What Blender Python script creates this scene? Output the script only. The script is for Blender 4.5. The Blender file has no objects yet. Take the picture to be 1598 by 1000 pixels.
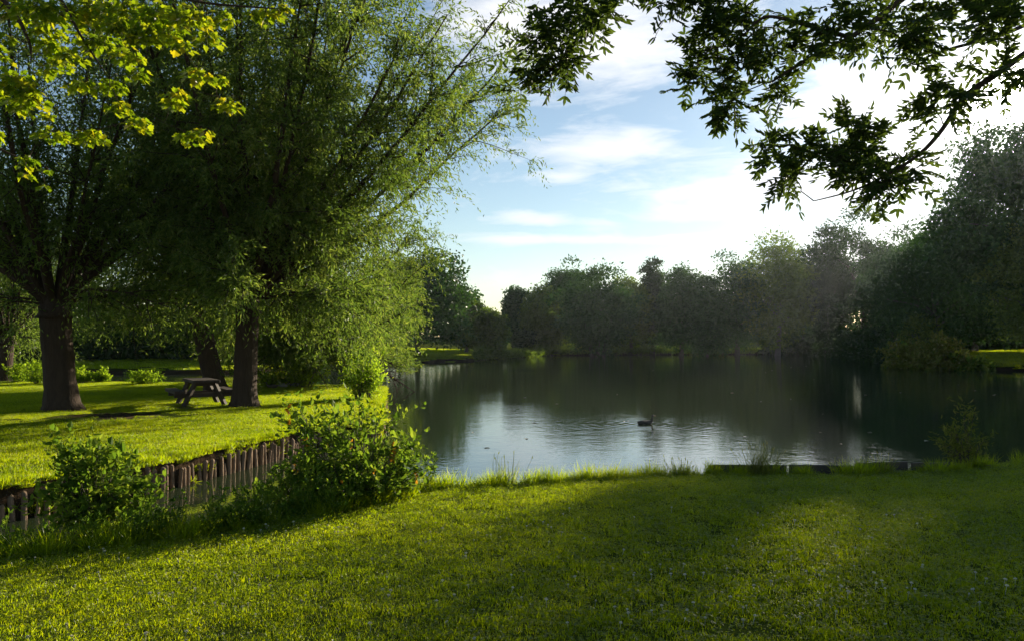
import bpy, math, random
import numpy as np
from mathutils import Vector
PI = math.pi; R = math.radians
rng = np.random.default_rng(11); random.seed(11)
S = bpy.context.scene; COL = S.collection
FPX = 1230.0; PITCH = math.atan(28/FPX); CAMZ = 1.65; WATER = -0.73
SUN_AZ = R(33.0); SUN_EL = R(14.4)
SUN = np.array([math.sin(SUN_AZ)*math.cos(SUN_EL), math.cos(SUN_AZ)*math.cos(SUN_EL), math.sin(SUN_EL)])

# ------------------------------------------------------------------ helpers
def ray(px, py):
    x = (px-799)/FPX; y = (500-py)/FPX
    return np.array([x, math.cos(PITCH)-y*math.sin(PITCH), math.sin(PITCH)+y*math.cos(PITCH)])
def at(px, py, z):
    d = ray(px, py); return np.array([0, 0, CAMZ])+d*((z-CAMZ)/d[2])
def atY(px, py, Y):
    d = ray(px, py); return np.array([0, 0, CAMZ])+d*(Y/d[1])
def norm(a):
    return a/np.maximum(np.linalg.norm(a, axis=-1, keepdims=True), 1e-9)
def tag(o, label=None, cat=None, group=None, kind=None):
    for k, v in (('label', label), ('category', cat), ('group', group), ('kind', kind)):
        if v: o[k] = v
    return o
def empty(name, loc):
    o = bpy.data.objects.new(name, None); COL.objects.link(o)
    o.location = tuple(float(v) for v in loc); o.empty_display_size = .2
    return o
class MB:
    """collects vertex and face arrays and links them as ONE mesh object"""
    def __init__(s): s.v = []; s.f = []; s.n = 0
    def add(s, v, f, m=0):
        v = np.asarray(v, float).reshape(-1, 3)
        for a in (f if isinstance(f, list) else [f]):
            a = np.asarray(a, int)
            if len(a): s.f.append((a+s.n, m))
        s.v.append(v); s.n += len(v)
    def mesh(s, name, mats, smooth=False):
        me = bpy.data.meshes.new(name)
        v = np.concatenate(s.v)
        me.vertices.add(len(v)); me.vertices.foreach_set('co', v.ravel())
        tot = np.concatenate([np.full(len(a), a.shape[1]) for a, m in s.f])
        idx = np.concatenate([a.ravel() for a, m in s.f])
        mi = np.concatenate([np.full(len(a), m) for a, m in s.f])
        me.loops.add(len(idx)); me.loops.foreach_set('vertex_index', idx)
        me.polygons.add(len(tot))
        me.polygons.foreach_set('loop_start', np.concatenate([[0], np.cumsum(tot)[:-1]]))
        me.polygons.foreach_set('loop_total', tot)
        me.polygons.foreach_set('material_index', mi)
        me.polygons.foreach_set('use_smooth', np.full(len(tot), bool(smooth)))
        for m in (mats if isinstance(mats, list) else [mats]): me.materials.append(m)
        me.update(calc_edges=True); me.validate()
        return me
    def build(s, name, mats, parent=None, smooth=False, loc=None):
        o = bpy.data.objects.new(name, s.mesh(name, mats, smooth)); COL.objects.link(o)
        if parent: o.parent = parent
        if loc is not None: o.location = tuple(float(q) for q in loc)
        return o
def tube(mb, P, r, sides=6, m=0, cap=True, ridge=0, seed=0):
    P = np.asarray(P, float); n = len(P); r = np.broadcast_to(np.asarray(r, float), (n,))
    T = norm(np.gradient(P, axis=0))
    ref = np.array([0.0, 0, 1]) if abs(T[:, 2]).mean() < .8 else np.array([1.0, 0, 0])
    A = norm(np.cross(T, ref)); B = np.cross(T, A)
    th = np.arange(sides)*2*PI/sides
    rr = np.ones((n, sides))
    if ridge:
        q = np.random.default_rng(seed)
        w = q.uniform(-1, 1, sides); rr = 1+ridge*(w[None, :]*.7+q.uniform(-1, 1, (n, sides))*.3)
    V = P[:, None]+(A[:, None]*np.cos(th)[None, :, None]+B[:, None]*np.sin(th)[None, :, None])*(r[:, None]*rr)[..., None]
    i = np.arange(n-1)[:, None]*sides; j = np.arange(sides)[None]; k = (j+1) % sides
    F = np.stack([i+j, i+k, i+sides+k, i+sides+j], -1).reshape(-1, 4)
    fs = [F]
    if cap: fs += [np.arange(sides)[::-1][None], ((n-1)*sides+np.arange(sides))[None]]
    mb.add(V, fs, m)
def curve(p0, p1, sag=0.0, n=8, wob=0.0, q=rng):
    p0 = np.asarray(p0, float); p1 = np.asarray(p1, float); t = np.linspace(0, 1, n)[:, None]
    P = p0+(p1-p0)*t; P[:, 2] += (sag*4*t*(1-t))[:, 0]
    if wob: P[1:-1] += q.normal(0, wob, (n-2, 3))
    return P
# leaf templates: (u along, v across, w out of plane), faces
T_RHOMB = (np.array([[0, 0, 0], [.42, .5, .05], [1, 0, -.06], [.42, -.5, .05]]), [np.array([[0, 1, 2, 3]])])
T_LEAF = (np.array([[0, 0, 0], [.25, .42, .08], [.62, .46, .08], [1, 0, -.12], [.62, -.46, .08], [.25, -.42, .08]]), [np.array([[0, 1, 2, 3], [0, 3, 4, 5]])])
T_BLADE = (np.array([[0, .5, 0], [0, -.5, 0], [.6, -.4, .1], [.6, .4, .1], [1, 0, .32]]), [np.array([[0, 1, 2, 3]]), np.array([[3, 2, 4]])])
_mp = [(0, 0), (.02, .2), (-.06, .42), (.2, .40), (.30, .62), (.50, .42), (.62, .44), (.66, .16), (.80, .17), (1, 0)]
_mp = _mp+[(a, -b) for a, b in _mp[-2:0:-1]]
_mv = np.array([(a, b, -.25*abs(b)-.15*a*a) for a, b in _mp]+[(.25, 0, .03)]); _n = len(_mp)
T_MAPLE = (_mv, [np.array([[i, (i+1) % _n, _n] for i in range(_n)])])
def scatter(mb, tpl, P, D, side, L, W, m=0):
    """one leaf of template tpl at every point P, along D, its width along side"""
    P = np.asarray(P, float); n = len(P)
    if n == 0: return
    tv, tf = tpl; k = len(tv)
    D = norm(D); N = norm(np.cross(D, side)); Sd = np.cross(N, D)
    L = np.broadcast_to(np.asarray(L, float), (n,))[:, None, None]; W = np.broadcast_to(np.asarray(W, float), (n,))[:, None, None]
    V = P[:, None]+D[:, None]*(tv[None, :, 0:1]*L)+Sd[:, None]*(tv[None, :, 1:2]*W)+N[:, None]*(tv[None, :, 2:3]*L)
    o = (np.arange(n)*k)[:, None, None]
    mb.add(V.reshape(-1, 3), [(f[None]+o).reshape(-1, f.shape[1]) for f in tf], m)
def rdir(n, q=rng): return norm(q.normal(size=(n, 3)))
def strands(P, D, Ls, droop, nl, q=rng):
    """leaf points along drooping twigs: returns positions, tangents"""
    t = (np.arange(nl)+.5)/nl
    s = t[None, :, None]*Ls[:, None, None]
    pos = P[:, None]+D[:, None]*s; pos[..., 2] -= droop*s[..., 0]**2
    tan = np.repeat(D[:, None], nl, 1)+0*s; tan[..., 2] -= 2*droop*s[..., 0]
    return pos.reshape(-1, 3), norm(tan.reshape(-1, 3))

# ------------------------------------------------------------------ materials
class NT:
    def __init__(s, tree): s.t = tree; s.N = tree.nodes; s.N.clear()
    def n(s, typ, ins=None, **kw):
        o = s.N.new(typ)
        for k, v in kw.items(): setattr(o, k, v)
        for k, v in (ins or {}).items(): s.set(o.inputs[k], v)
        return o
    def set(s, inp, v):
        if hasattr(v, 'bl_idname') and not isinstance(v, bpy.types.NodeSocket): v = v.outputs[0]
        if isinstance(v, bpy.types.NodeSocket): s.t.links.new(v, inp)
        else: inp.default_value = v
    def m(s, op, a, b=0.0, c=None, clamp=False):
        o = s.N.new('ShaderNodeMath'); o.operation = op; o.use_clamp = clamp
        s.set(o.inputs[0], a); s.set(o.inputs[1], b)
        if c is not None: s.set(o.inputs[2], c)
        return o.outputs[0]
    def mix(s, f, a, b, typ='MIX'):
        o = s.N.new('ShaderNodeMix'); o.data_type = 'RGBA'; o.blend_type = typ; o.clamp_factor = True
        s.set(o.inputs[0], f); s.set(o.inputs[6], a); s.set(o.inputs[7], b)
        return o.outputs[2]
    def ramp(s, f, stops):
        o = s.N.new('ShaderNodeValToRGB'); e = o.color_ramp.elements
        while len(e) < len(stops): e.new(.5)
        for x, (p, c) in zip(e, stops): x.position = p; x.color = c if len(c) == 4 else (*c, 1)
        s.set(o.inputs[0], f); return o.outputs[0]
    def noise(s, vec, scale, detail=3, rough=.55, dist=0):
        o = s.n('ShaderNodeTexNoise', {'Scale': scale, 'Detail': detail, 'Roughness': rough, 'Distortion': dist})
        if vec is not None: s.set(o.inputs['Vector'], vec)
        return o.outputs[0]
def material(name):
    m = bpy.data.materials.new(name); m.use_nodes = True; return m, NT(m.node_tree)
def c4(c): return (*c, 1.0)
def leaf_mat(name, cols, tr=.5, tcol=None, gloss=.04, pscale=.6, tboost=2.6):
    """leaf: diffuse + light passing through the blade + a little sheen; colour varies leaf to leaf and patch to patch"""
    m, t = material(name)
    g = t.n('ShaderNodeNewGeometry')
    f = t.m('ADD', t.m('MULTIPLY', g.outputs['Random Per Island'], .55), t.m('MULTIPLY', t.noise(g.outputs['Position'], pscale, 2), .62), clamp=True)
    f = t.m('SUBTRACT', f, .08, clamp=True)
    k = len(cols)
    col = t.ramp(f, [(.15+.7*i/(k-1), c) for i, c in enumerate(cols)])
    d = t.n('ShaderNodeBsdfDiffuse', {'Color': col})
    tc = t.mix(1.0, col, c4(tcol or (tboost, tboost*.97, .42*tboost)), 'MULTIPLY')
    tb = t.n('ShaderNodeBsdfTranslucent', {'Color': tc})
    mx = t.n('ShaderNodeMixShader', {0: tr, 1: d, 2: tb})
    gl = t.n('ShaderNodeBsdfGlossy', {'Color': (1, 1, 1, 1), 'Roughness': .42})
    lw = t.n('ShaderNodeLayerWeight', {'Blend': .25})
    mx2 = t.n('ShaderNodeMixShader', {0: t.m('MULTIPLY', lw.outputs['Fresnel'], gloss), 1: mx, 2: gl})
    t.n('ShaderNodeOutputMaterial', {'Surface': mx2})
    return m
def bark_mat(name, a, b, scale=9):
    m, t = material(name)
    tc = t.n('ShaderNodeNewGeometry')
    mp = t.n('ShaderNodeMapping', {'Vector': tc.outputs['Position'], 'Scale': (1, 1, .22)})
    n1 = t.noise(mp, scale, 6, .7, .6)
    mu = t.n('ShaderNodeTexVoronoi', {'Vector': mp, 'Scale': scale*1.5}, feature='DISTANCE_TO_EDGE')
    col = t.mix(n1, c4(a), c4(b))
    bp = t.n('ShaderNodeBump', {'Strength': .9, 'Distance': .04, 'Height': t.m('ADD', n1, t.m('MULTIPLY', mu.outputs[0], .8))})
    p = t.n('ShaderNodeBsdfPrincipled', {'Base Color': col, 'Roughness': .9, 'Normal': bp})
    p.inputs['Specular IOR Level'].default_value = .2
    t.n('ShaderNodeOutputMaterial', {'Surface': p}); return m
def plain(name, col, rough=.6, var=.3, scale=14, bump=.2):
    m, t = material(name)
    g = t.n('ShaderNodeTexCoord')
    n1 = t.noise(g.outputs['Object'], scale, 4)
    c = t.mix(n1, c4([q*(1-var) for q in col]), c4([min(1, q*(1+var)) for q in col]))
    bp = t.n('ShaderNodeBump', {'Strength': bump, 'Distance': .01, 'Height': n1})
    p = t.n('ShaderNodeBsdfPrincipled', {'Base Color': c, 'Roughness': rough, 'Normal': bp})
    t.n('ShaderNodeOutputMaterial', {'Surface': p}); return m
def wood_mat(name, a, b):
    m, t = material(name)
    g = t.n('ShaderNodeTexCoord')
    mp = t.n('ShaderNodeMapping', {'Vector': g.outputs['Object'], 'Scale': (1, 14, 14)})
    n1 = t.noise(mp, 3, 5, .65, .8)
    bp = t.n('ShaderNodeBump', {'Strength': .5, 'Distance': .01, 'Height': n1})
    p = t.n('ShaderNodeBsdfPrincipled', {'Base Color': t.mix(n1, c4(a), c4(b)), 'Roughness': .75, 'Normal': bp})
    t.n('ShaderNodeOutputMaterial', {'Surface': p}); return m

M = {}
M['bark'] = bark_mat('bark', (.018, .013, .009), (.085, .055, .036))
M['bark_grey'] = bark_mat('grey_bark', (.05, .045, .038), (.18, .16, .13))
M['twig'] = plain('twig_bark', (.06, .045, .03), .8)
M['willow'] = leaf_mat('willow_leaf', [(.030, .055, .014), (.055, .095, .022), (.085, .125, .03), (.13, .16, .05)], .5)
M['willow_lifted'] = leaf_mat('shade_lifted_willow_leaf', [(.035, .06, .016), (.065, .10, .026), (.10, .145, .04)], .58, tboost=3.0)  # same willow leaf made more translucent, brightening crowns that stand in shade
M['maple'] = leaf_mat('maple_leaf', [(.06, .11, .014), (.11, .165, .018), (.17, .21, .025), (.25, .21, .03)], 
 .6, (2.4, 2.3, .35))
M['ash'] = leaf_mat('ash_leaf', [(.022, .04, .010), (.04, .065, .016), (.06, .09, .02)], .38)
M['bush'] = leaf_mat('shrub_leaf', [(.03, .06, .010), (.06, .11, .014), (.10, .15, .02), (.14, .18, .03)], .5, pscale=2.5)
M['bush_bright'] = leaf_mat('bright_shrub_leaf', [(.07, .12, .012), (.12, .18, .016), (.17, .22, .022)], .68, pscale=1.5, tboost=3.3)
M['bush_orange'] = leaf_mat('orange_shoot_leaf', [(.22, .12, .02), (.30, .14, .02)], .5)
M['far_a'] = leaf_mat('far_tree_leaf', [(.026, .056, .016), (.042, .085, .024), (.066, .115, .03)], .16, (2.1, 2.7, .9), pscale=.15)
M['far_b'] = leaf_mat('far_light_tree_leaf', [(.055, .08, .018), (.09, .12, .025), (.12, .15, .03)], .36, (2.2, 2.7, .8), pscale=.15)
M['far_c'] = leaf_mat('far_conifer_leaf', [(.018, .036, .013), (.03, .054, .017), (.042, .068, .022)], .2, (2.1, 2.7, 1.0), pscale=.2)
M['grass'] = leaf_mat('grass_blade', [(.034, .058, .005), (.070, .102, .006), (.108, .138, .008), (.155, .165, .016)], .66, (4.6, 4.4, .36), pscale=.5)
M['reed'] = leaf_mat('reed_blade', [(.06, .085, .015), (.10, .12, .02), (.16, .15, .05)], .45, pscale=.8)
M['flower'] = plain('clover_flower', (.72, .67, .5), .8, .1)
M['post'] = bark_mat('post_wood', (.055, .036, .022), (.33, .225, .14), 14)
M['board'] = wood_mat('board_wood', (.03, .024, .018), (.09, .07, .05))
M['table'] = wood_mat('table_wood', (.02, .013, .009), (.075, .045, .03))
M['duck'] = plain('brown_feathers', (.055, .042, .032), .7, .5, 30)
M['duck_head'] = plain('dark_feathers', (.025, .025, .02), .6)
M['duck_pale'] = plain('grey_feathers', (.38, .35, .31), .7, .3, 30)
M['bill'] = plain('bill_horn', (.18, .12, .03), .4)
M['swan'] = plain('white_feathers', (.6, .6, .58), .7, .1)
M['dirt'] = plain('bare_earth', (.13, .09, .055), .95, .4, 6, .6)

# ------------------------------------------------------------------ terrain
def P2(px, py, z=-.3): return at(px, py, z)[:2]
near_px = [(-900, 960), (-300, 905), (-100, 878), (0, 862), (100, 850), (230, 834), (420, 808), (560, 785), (650, 757), (740, 750), (800, 748), (930, 740), (1100, 732), (1300, 733), (1460, 727), (1598, 716), (1800, 704), (2100, 690)]
near = [P2(*p) for p in near_px]
rightshore = [np.array([26., 22.]), np.array([36., 34.]), np.array([44., 46.])]
far_px = [(1760, 583), (1598, 579), (1500, 577), (1450, 572), (1400, 563), (1345, 553), (1200, 552.5), (1000, 553.5), (860, 554.5), (800, 559), (740, 563), (620, 568), (510, 568), (470, 575), (430, 583), (300, 584), (130, 583), (0, 584), (-200, 585), (-450, 586)]
far = [P2(px, py, WATER) for px, py in far_px]
POND = np.array(near+rightshore+far+[np.array([-62., 40.]), np.array([-30., 9.])])
left_px = [(-700, 860), (-300, 805), (-100, 778), (0, 763), (120, 744), (240, 725), (330, 705), (400, 690), (480, 670), (540, 664), (592, 663), (598, 640), (600, 618), (602, 603), (560, 598), (480, 600), (300, 598), (150, 596), (0, 594), (-200, 592), (-500, 590)]
LEFT = np.array([P2(*p) for p in left_px]+[np.array([-75., 42.]), np.array([-75., 14.])])
def sdf(poly, X, Y):
    """signed distance, negative inside"""
    n = len(poly); d = np.full(X.shape, 1e9); ins = np.zeros(X.shape, bool)
    for i in range(n):
        a = poly[i]; b = poly[(i+1) % n]; e = b-a
        wx = X-a[0]; wy = Y-a[1]
        t = np.clip((wx*e[0]+wy*e[1])/(e@e), 0, 1)
        d = np.minimum(d, (wx-e[0]*t)**2+(wy-e[1]*t)**2)
        c = ((a[1] > Y) != (b[1] > Y)) & (X < (b[0]-a[0])*(Y-a[1])/((b[1]-a[1]) or 1e-12)+a[0])
        ins ^= c
    d = np.sqrt(d); return np.where(ins, -d, d)
def vnoise(X, Y, s, seed):
    q = np.random.default_rng(seed); k = 64; g = q.uniform(-1, 1, (k, k))
    x = X/s; y = Y/s; i = np.floor(x).astype(int); j = np.floor(y).astype(int); fx = x-i; fy = y-j
    fx = fx*fx*(3-2*fx); fy = fy*fy*(3-2*fy)
    G = lambda a, b: g[a % k, b % k]
    return (G(i, j)*(1-fx)+G(i+1, j)*fx)*(1-fy)+(G(i, j+1)*(1-fx)+G(i+1, j+1)*fx)*fy
HOLE = at(172, 652, -.3)[:2]
def height(X, Y):
    X = np.asarray(X, float); Y = np.asarray(Y, float)
    sp = sdf(POND, X, Y); sl = sdf(LEFT, X, Y)
    land = np.maximum(-sl, -1e9)          # >0 inside the left lawn
    dl = np.maximum(sp, land)             # >0 on land
    jit = vnoise(X, Y, .5, 3)*.05
    isl = (land > 0)
    base = np.where(isl, -.30+np.minimum(land, 8)*.004, 0)
    nearl = (~isl) & (Y < 20)
    hn = -.30+np.clip((np.minimum(sp, 9)-.2)/7, 0, 1)*.30
    hf = -.42+np.clip(sp/26, 0, 1)*1.0+np.clip((sp-26)/300, 0, 1)*2
    base = np.where(isl, base, np.where(nearl, hn, hf))
    base = base+vnoise(X, Y, 2.3, 5)*.025+vnoise(X, Y, 7, 6)*.04
    w = np.where(isl, .12, np.where(nearl, .22, 1.2))
    t = np.clip((dl+jit)/w+.15, 0, 1); t = t*t*(3-2*t)
    z = -1.6+(base+1.6)*t
    # a scraped hollow in the left lawn beside the table
    hx = (X-HOLE[0])*.94+(Y-HOLE[1])*.34; hy = -(X-HOLE[0])*.34+(Y-HOLE[1])*.94
    r = np.sqrt((hx/.95)**2+(hy/.55)**2)
    z = z-.30*np.clip(1.25-r, 0, 1)**.8*(r < 1.25)
    z = z+.05*np.exp(-((r-1.3)/.25)**2)
    return z
def hz(x, y): return float(height(np.array([x]), np.array([y]))[0])
def axis(lo, hi, step, far_lo, far_hi):
    a = list(np.arange(lo, hi+1e-6, step)); s = step
    while a[-1] < far_hi: s = min(s*1.12, 14); a.append(a[-1]+s)
    s = step
    while a[0] > far_lo: s = min(s*1.12, 14); a.insert(0, a[0]-s)
    return np.array(a)
gx = axis(-13, 11, .11, -420, 420); gy = axis(4, 35, .13, -60, 420)
GX, GY = np.meshgrid(gx, gy); GZ = height(GX, GY)
nx, ny = len(gx), len(gy)
i = (np.arange(ny-1)[:, None]*nx+np.arange(nx-1)[None]); 
F = np.stack([i, i+1, i+1+nx, i+nx], -1).reshape(-1, 4)
m, t = material('lawn_ground')
g = t.n('ShaderNodeNewGeometry'); sx = t.n('ShaderNodeSeparateXYZ', {0: g.outputs['Position']}); nn = t.n('ShaderNodeSeparateXYZ', {0: g.outputs['True Normal']})
n1 = t.noise(g.outputs['Position'], .35, 5); n2 = t.noise(g.outputs['Position'], 9, 5, .7)
gr = t.ramp(t.m('ADD', t.m('MULTIPLY', n1, .6), t.m('MULTIPLY', n2, .4)), [(.3, (.035, .05, .010)), (.5, (.06, .08, .013)), (.72, (.10, .11, .022))])
earth = t.mix(n2, (.02, .014, .009, 1), (.07, .048, .03, 1))
steep = t.m('MULTIPLY', t.m('SUBTRACT', .93, nn.outputs[2]), 6, clamp=True)
low = t.m('MULTIPLY', t.m('SUBTRACT', -.44, sx.outputs[2]), 8, clamp=True)
# worn earth round the trunks and the hollow
worn = None
for (px, py, rx, ry) in [(172, 655, 1.9, 1.0), (100, 643, 1.3, .9), (390, 640, 1.5, 1.0), (300, 640, 1.6, 1.2), (345, 655, 2.2, .5)]:
    c = at(px, py, -.3)
    dx = t.m('DIVIDE', t.m('SUBTRACT', sx.outputs[0], float(c[0])), rx); dy = t.m('DIVIDE', t.m('SUBTRACT', sx.outputs[1], float(c[1])), ry)
    e = t.m('SUBTRACT', 1.0, t.m('ADD', t.m('MULTIPLY', dx, dx), t.m('MULTIPLY', dy, dy)), clamp=True)
    worn = e if worn is None else t.m('MAXIMUM', worn, e)
wn = t.m('MULTIPLY', t.m('SUBTRACT', t.m('ADD', worn, t.m('MULTIPLY', n2, .5)), .72), 4, clamp=True)
col = t.mix(wn, gr, (.14, .10, .055, 1)); col = t.mix(t.m('MAXIMUM', steep, low), col, earth)
bp = t.n('ShaderNodeBump', {'Strength': .8, 'Distance': .05, 'Height': n2})
p = t.n('ShaderNodeBsdfDiffuse', {'Color': col, 'Normal': bp})
t.n('ShaderNodeOutputMaterial', {'Surface': p})
mb = MB(); mb.add(np.stack([GX, GY, GZ], -1).reshape(-1, 3), F)
tag(mb.build('ground', m, smooth=True), kind='structure')

# water
m, t = material('pond_water')
g = t.n('ShaderNodeNewGeometry')
mp = t.n('ShaderNodeMapping', {'Vector': g.outputs['Position'], 'Scale': (.85, 1.0, 1), 'Rotation': (0, 0, R(-20))})
big = t.noise(g.outputs['Position'], .07, 2)
amp = t.m('MULTIPLY', t.m('SUBTRACT', big, .33), 2.6, clamp=True)
w = t.m('ADD', t.m('MULTIPLY', t.noise(mp, 2.0, 2), .5), t.m('ADD', t.m('MULTIPLY', t.noise(mp, 6.5, 2), .30), t.m('MULTIPLY', t.noise(mp, 17, 2), .13)))
dk = at(1008, 661, WATER); dv = t.n('ShaderNodeVectorMath', {0: g.outputs['Position'], 1: (float(dk[0]-.15), float(dk[1]), WATER)}, operation='DISTANCE').outputs['Value']
w = t.m('ADD', w, t.m('MULTIPLY', t.m('SINE', t.m('MULTIPLY', dv, 21)), t.m('MULTIPLY', t.m('EXPONENT', t.m('MULTIPLY', dv, -.9)), .35)))
bp = t.n('ShaderNodeBump', {'Strength': t.m('ADD', .035, t.m('MULTIPLY', amp, .09)), 'Distance': .10, 'Height': w})
p = t.n('ShaderNodeBsdfPrincipled', {'Base Color': (.032, .045, .02, 1), 'Roughness': .012, 'IOR': 4.0, 'Normal': bp})
t.n('ShaderNodeOutputMaterial', {'Surface': p})
mb = MB(); mb.add([(-200, 0, 0), (200, 0, 0), (200, 200, 0), (-200, 200, 0)], np.array([[0, 1, 2, 3]]))
tag(mb.build('water', m, loc=(0, 0, WATER)), kind='structure')

# ------------------------------------------------------------------ grass (stuff, instanced tufts)
def gn_scatter(name, pts, protos, smin, smax, tilt=.15, seed=0):
    me = bpy.data.meshes.new(name); me.vertices.add(len(pts)); me.vertices.foreach_set('co', np.asarray(pts, float).ravel()); me.update()
    o = bpy.data.objects.new(name, me); COL.objects.link(o)
    c = bpy.data.collections.new(name+'_tufts')
    for q in protos: c.objects.link(q)
    ng = bpy.data.node_groups.new(name, 'GeometryNodeTree')
    ng.interface.new_socket('Geometry', in_out='INPUT', socket_type='NodeSocketGeometry')
    ng.interface.new_socket('Geometry', in_out='OUTPUT', socket_type='NodeSocketGeometry')
    N = ng.nodes; gi = N.new('NodeGroupInput'); go = N.new('NodeGroupOutput')
    ci = N.new('GeometryNodeCollectionInfo'); ci.inputs['Collection'].default_value = c
    ci.inputs['Separate Children'].default_value = True; ci.inputs['Reset Children'].default_value = True
    ip = N.new('GeometryNodeInstanceOnPoints'); ip.inputs['Pick Instance'].default_value = True
    rv = N.new('FunctionNodeRandomValue'); rv.data_type = 'FLOAT_VECTOR'; rv.inputs[0].default_value = (-tilt, -tilt, 0); rv.inputs[1].default_value = (tilt, tilt, 6.283); rv.inputs['Seed'].default_value = seed
    rs = N.new('FunctionNodeRandomValue'); rs.data_type = 'FLOAT'; rs.inputs[2].default_value = smin; rs.inputs[3].default_value = smax; rs.inputs['Seed'].default_value = seed+1
    ri = N.new('FunctionNodeRandomValue'); ri.data_type = 'INT'; ri.inputs[4].default_value = 0; ri.inputs[5].default_value = len(protos)-1; ri.inputs['Seed'].default_value = seed+2
    L = ng.links.new
    L(gi.outputs[0], ip.inputs['Points']); L(ci.outputs[0], ip.inputs['Instance']); L(rv.outputs[0], ip.inputs['Rotation'])
    L(rs.outputs[1], ip.inputs['Scale']); L(ri.outputs[2], ip.inputs['Instance Index']); L(ip.outputs[0], go.inputs[0])
    md = o.modifiers.new('tufts', 'NODES'); md.node_group = ng
    tag(o, kind='stuff'); return o
def proto(name, mb, mats):
    return bpy.data.objects.new(name, mb.mesh(name, mats))
def turf(seed, rad, nb, hlo, hhi, wd, lean, clover=0):
    q = np.random.default_rng(seed); mb = MB()
    r = rad*np.sqrt(q.uniform(0, 1, nb)); a = q.uniform(0, 2*PI, nb)
    P = np.stack([r*np.cos(a), r*np.sin(a), np.full(nb, -.012)], -1)
    D = np.stack([q.normal(0, lean, nb), q.normal(0, lean, nb), np.ones(nb)], -1)
    scatter(mb, T_BLADE, P, D, rdir(nb, q), q.uniform(hlo, hhi, nb), wd*q.uniform(.7, 1.3, nb))
    if clover:
        r = rad*np.sqrt(q.uniform(0, 1, clover)); a = q.uniform(0, 2*PI, clover)
        P = np.stack([r*np.cos(a), r*np.sin(a), q.uniform(.015, .05, clover)], -1)
        for k in range(3):
            b = a*7+k*2.09
            D = np.stack([np.cos(b), np.sin(b), q.normal(0, .3, clover)], -1); sd = np.stack([-np.sin(b), np.cos(b), q.normal(0, .3, clover)], -1)
            scatter(mb, T_RHOMB, P, D, sd, .016, .015)
    return mb
def fill(poly_test, x0, x1, y0, y1, dens, seed):
    q = np.random.default_rng(seed); st = dens**-.5; X, Y = np.meshgrid(np.arange(x0, x1, st), np.arange(y0, y1, st)); X = X.ravel()+q.uniform(-.5, .5, X.size)*st; Y = Y.ravel()+q.uniform(-.5, .5, Y.size)*st; k = poly_test(X, Y); X = X[k]; Y = Y[k]
    return np.stack([X, Y, height(X, Y)], -1)
near_t = [proto('turf', turf(20+k, .22, 460, .016, .046, .0045, .34, 40), M['grass']) for k in range(5)]
def on_near(X, Y): return (sdf(POND, X, Y) > .12) & (np.abs(X) < .72*Y+1.5) & (sdf(LEFT, X, Y) > 0)
gn_scatter('lawn_grass', fill(on_near, -9, 12, 3.2, 14, 22, 1), near_t, .75, 1.2, .1, 1)
left_t = [proto('turf', turf(40+k, .30, 460, .02, .06, .006, .38), M['grass']) for k in range(4)]
def on_left(X, Y):
    hx = (X-HOLE[0])*.94+(Y-HOLE[1])*.34; hy = -(X-HOLE[0])*.34+(Y-HOLE[1])*.94
    k = (hx/1.3)**2+(hy/.75)**2 > 1
    k &= (np.random.default_rng(5).uniform(0, 1, X.shape) > .75*(((hx)/2.3)**2+(hy/1.2)**2 < 1))
    for (wx, wy, a_, b_) in [(100, 641, 1.0, .7), (388, 637, 1.1, .7), (305, 636, 1.2, .8), (345, 650, 1.6, .3), (345, 613, .9, .7)]:
        c_ = at(wx, wy, -.3); e_ = ((X-c_[0])/a_)**2+((Y-c_[1])/b_)**2; k &= (e_ > 1) | (np.random.default_rng(int(wx)).uniform(0, 1, X.shape) > .85-.5*e_)
    return (sdf(LEFT, X, Y) < -.08) & (X > -.72*Y-1.5) & k
gn_scatter('lawn_grass', fill(on_left, -27, -2, 8, 35, 13, 2), left_t, .7, 1.2, .08, 5)
def on_far(X, Y): return (sdf(POND, X, Y) > .3) & (sdf(POND, X, Y) < 60) & (np.abs(X) < .75*Y+3)
far_p = np.concatenate([fill(on_far, 28, 82, 52, 108, 1.6, 61), fill(on_far, -80, 10, 48, 112, 1.3, 62)])
far_t = [proto('turf', turf(50+k, .22, 260, .025, .06, .009, .4), M['grass']) for k in range(3)]
gn_scatter('far_lawn_grass', far_p, far_t, 2.2, 3.4, .08, 15)
# taller fringe along the water's edge
fringe_t = [proto('fringe', turf(60+k, .14, 120, .08, .26, .006, .5), M['grass']) for k in range(4)]
def edge_pts(poly, n0, n1, dens, inset, seed, wob=.12):
    q = np.random.default_rng(seed); out = []
    for a, b in zip(poly[n0:n1], poly[n0+1:n1+1]):
        L = np.linalg.norm(b-a); k = max(1, int(L*dens)); t = q.uniform(0, 1, k)[:, None]; e = (b-a)/L; nr = np.array([e[1], -e[0]])
        out.append(a+(b-a)*t+nr*(inset+q.normal(0, wob, k))[:, None])
    o = np.concatenate(out); return np.concatenate([o, height(o[:, 0], o[:, 1])[:, None]], -1)
e1 = edge_pts(np.array(near), 1, 17, 26, .10, 3); e1 = e1[e1[:, 2] > WATER]
e1 = e1[(e1[:, 0] < 3.4) | (rng.uniform(0, 1, len(e1)) < .6)]
gn_scatter('shore_grass', e1, fringe_t, .6, 1.25, .2, 9)
e2 = edge_pts(LEFT, 1, 13, 22, -.05, 4, .07); e2 = e2[e2[:, 2] > WATER]
lf_t = [proto('fringe', turf(70+k, .13, 150, .05, .15, .007, .9), M['grass']) for k in range(3)]
gn_scatter('bank_grass', e2, lf_t, .7, 1.3, .2, 12)

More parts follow.
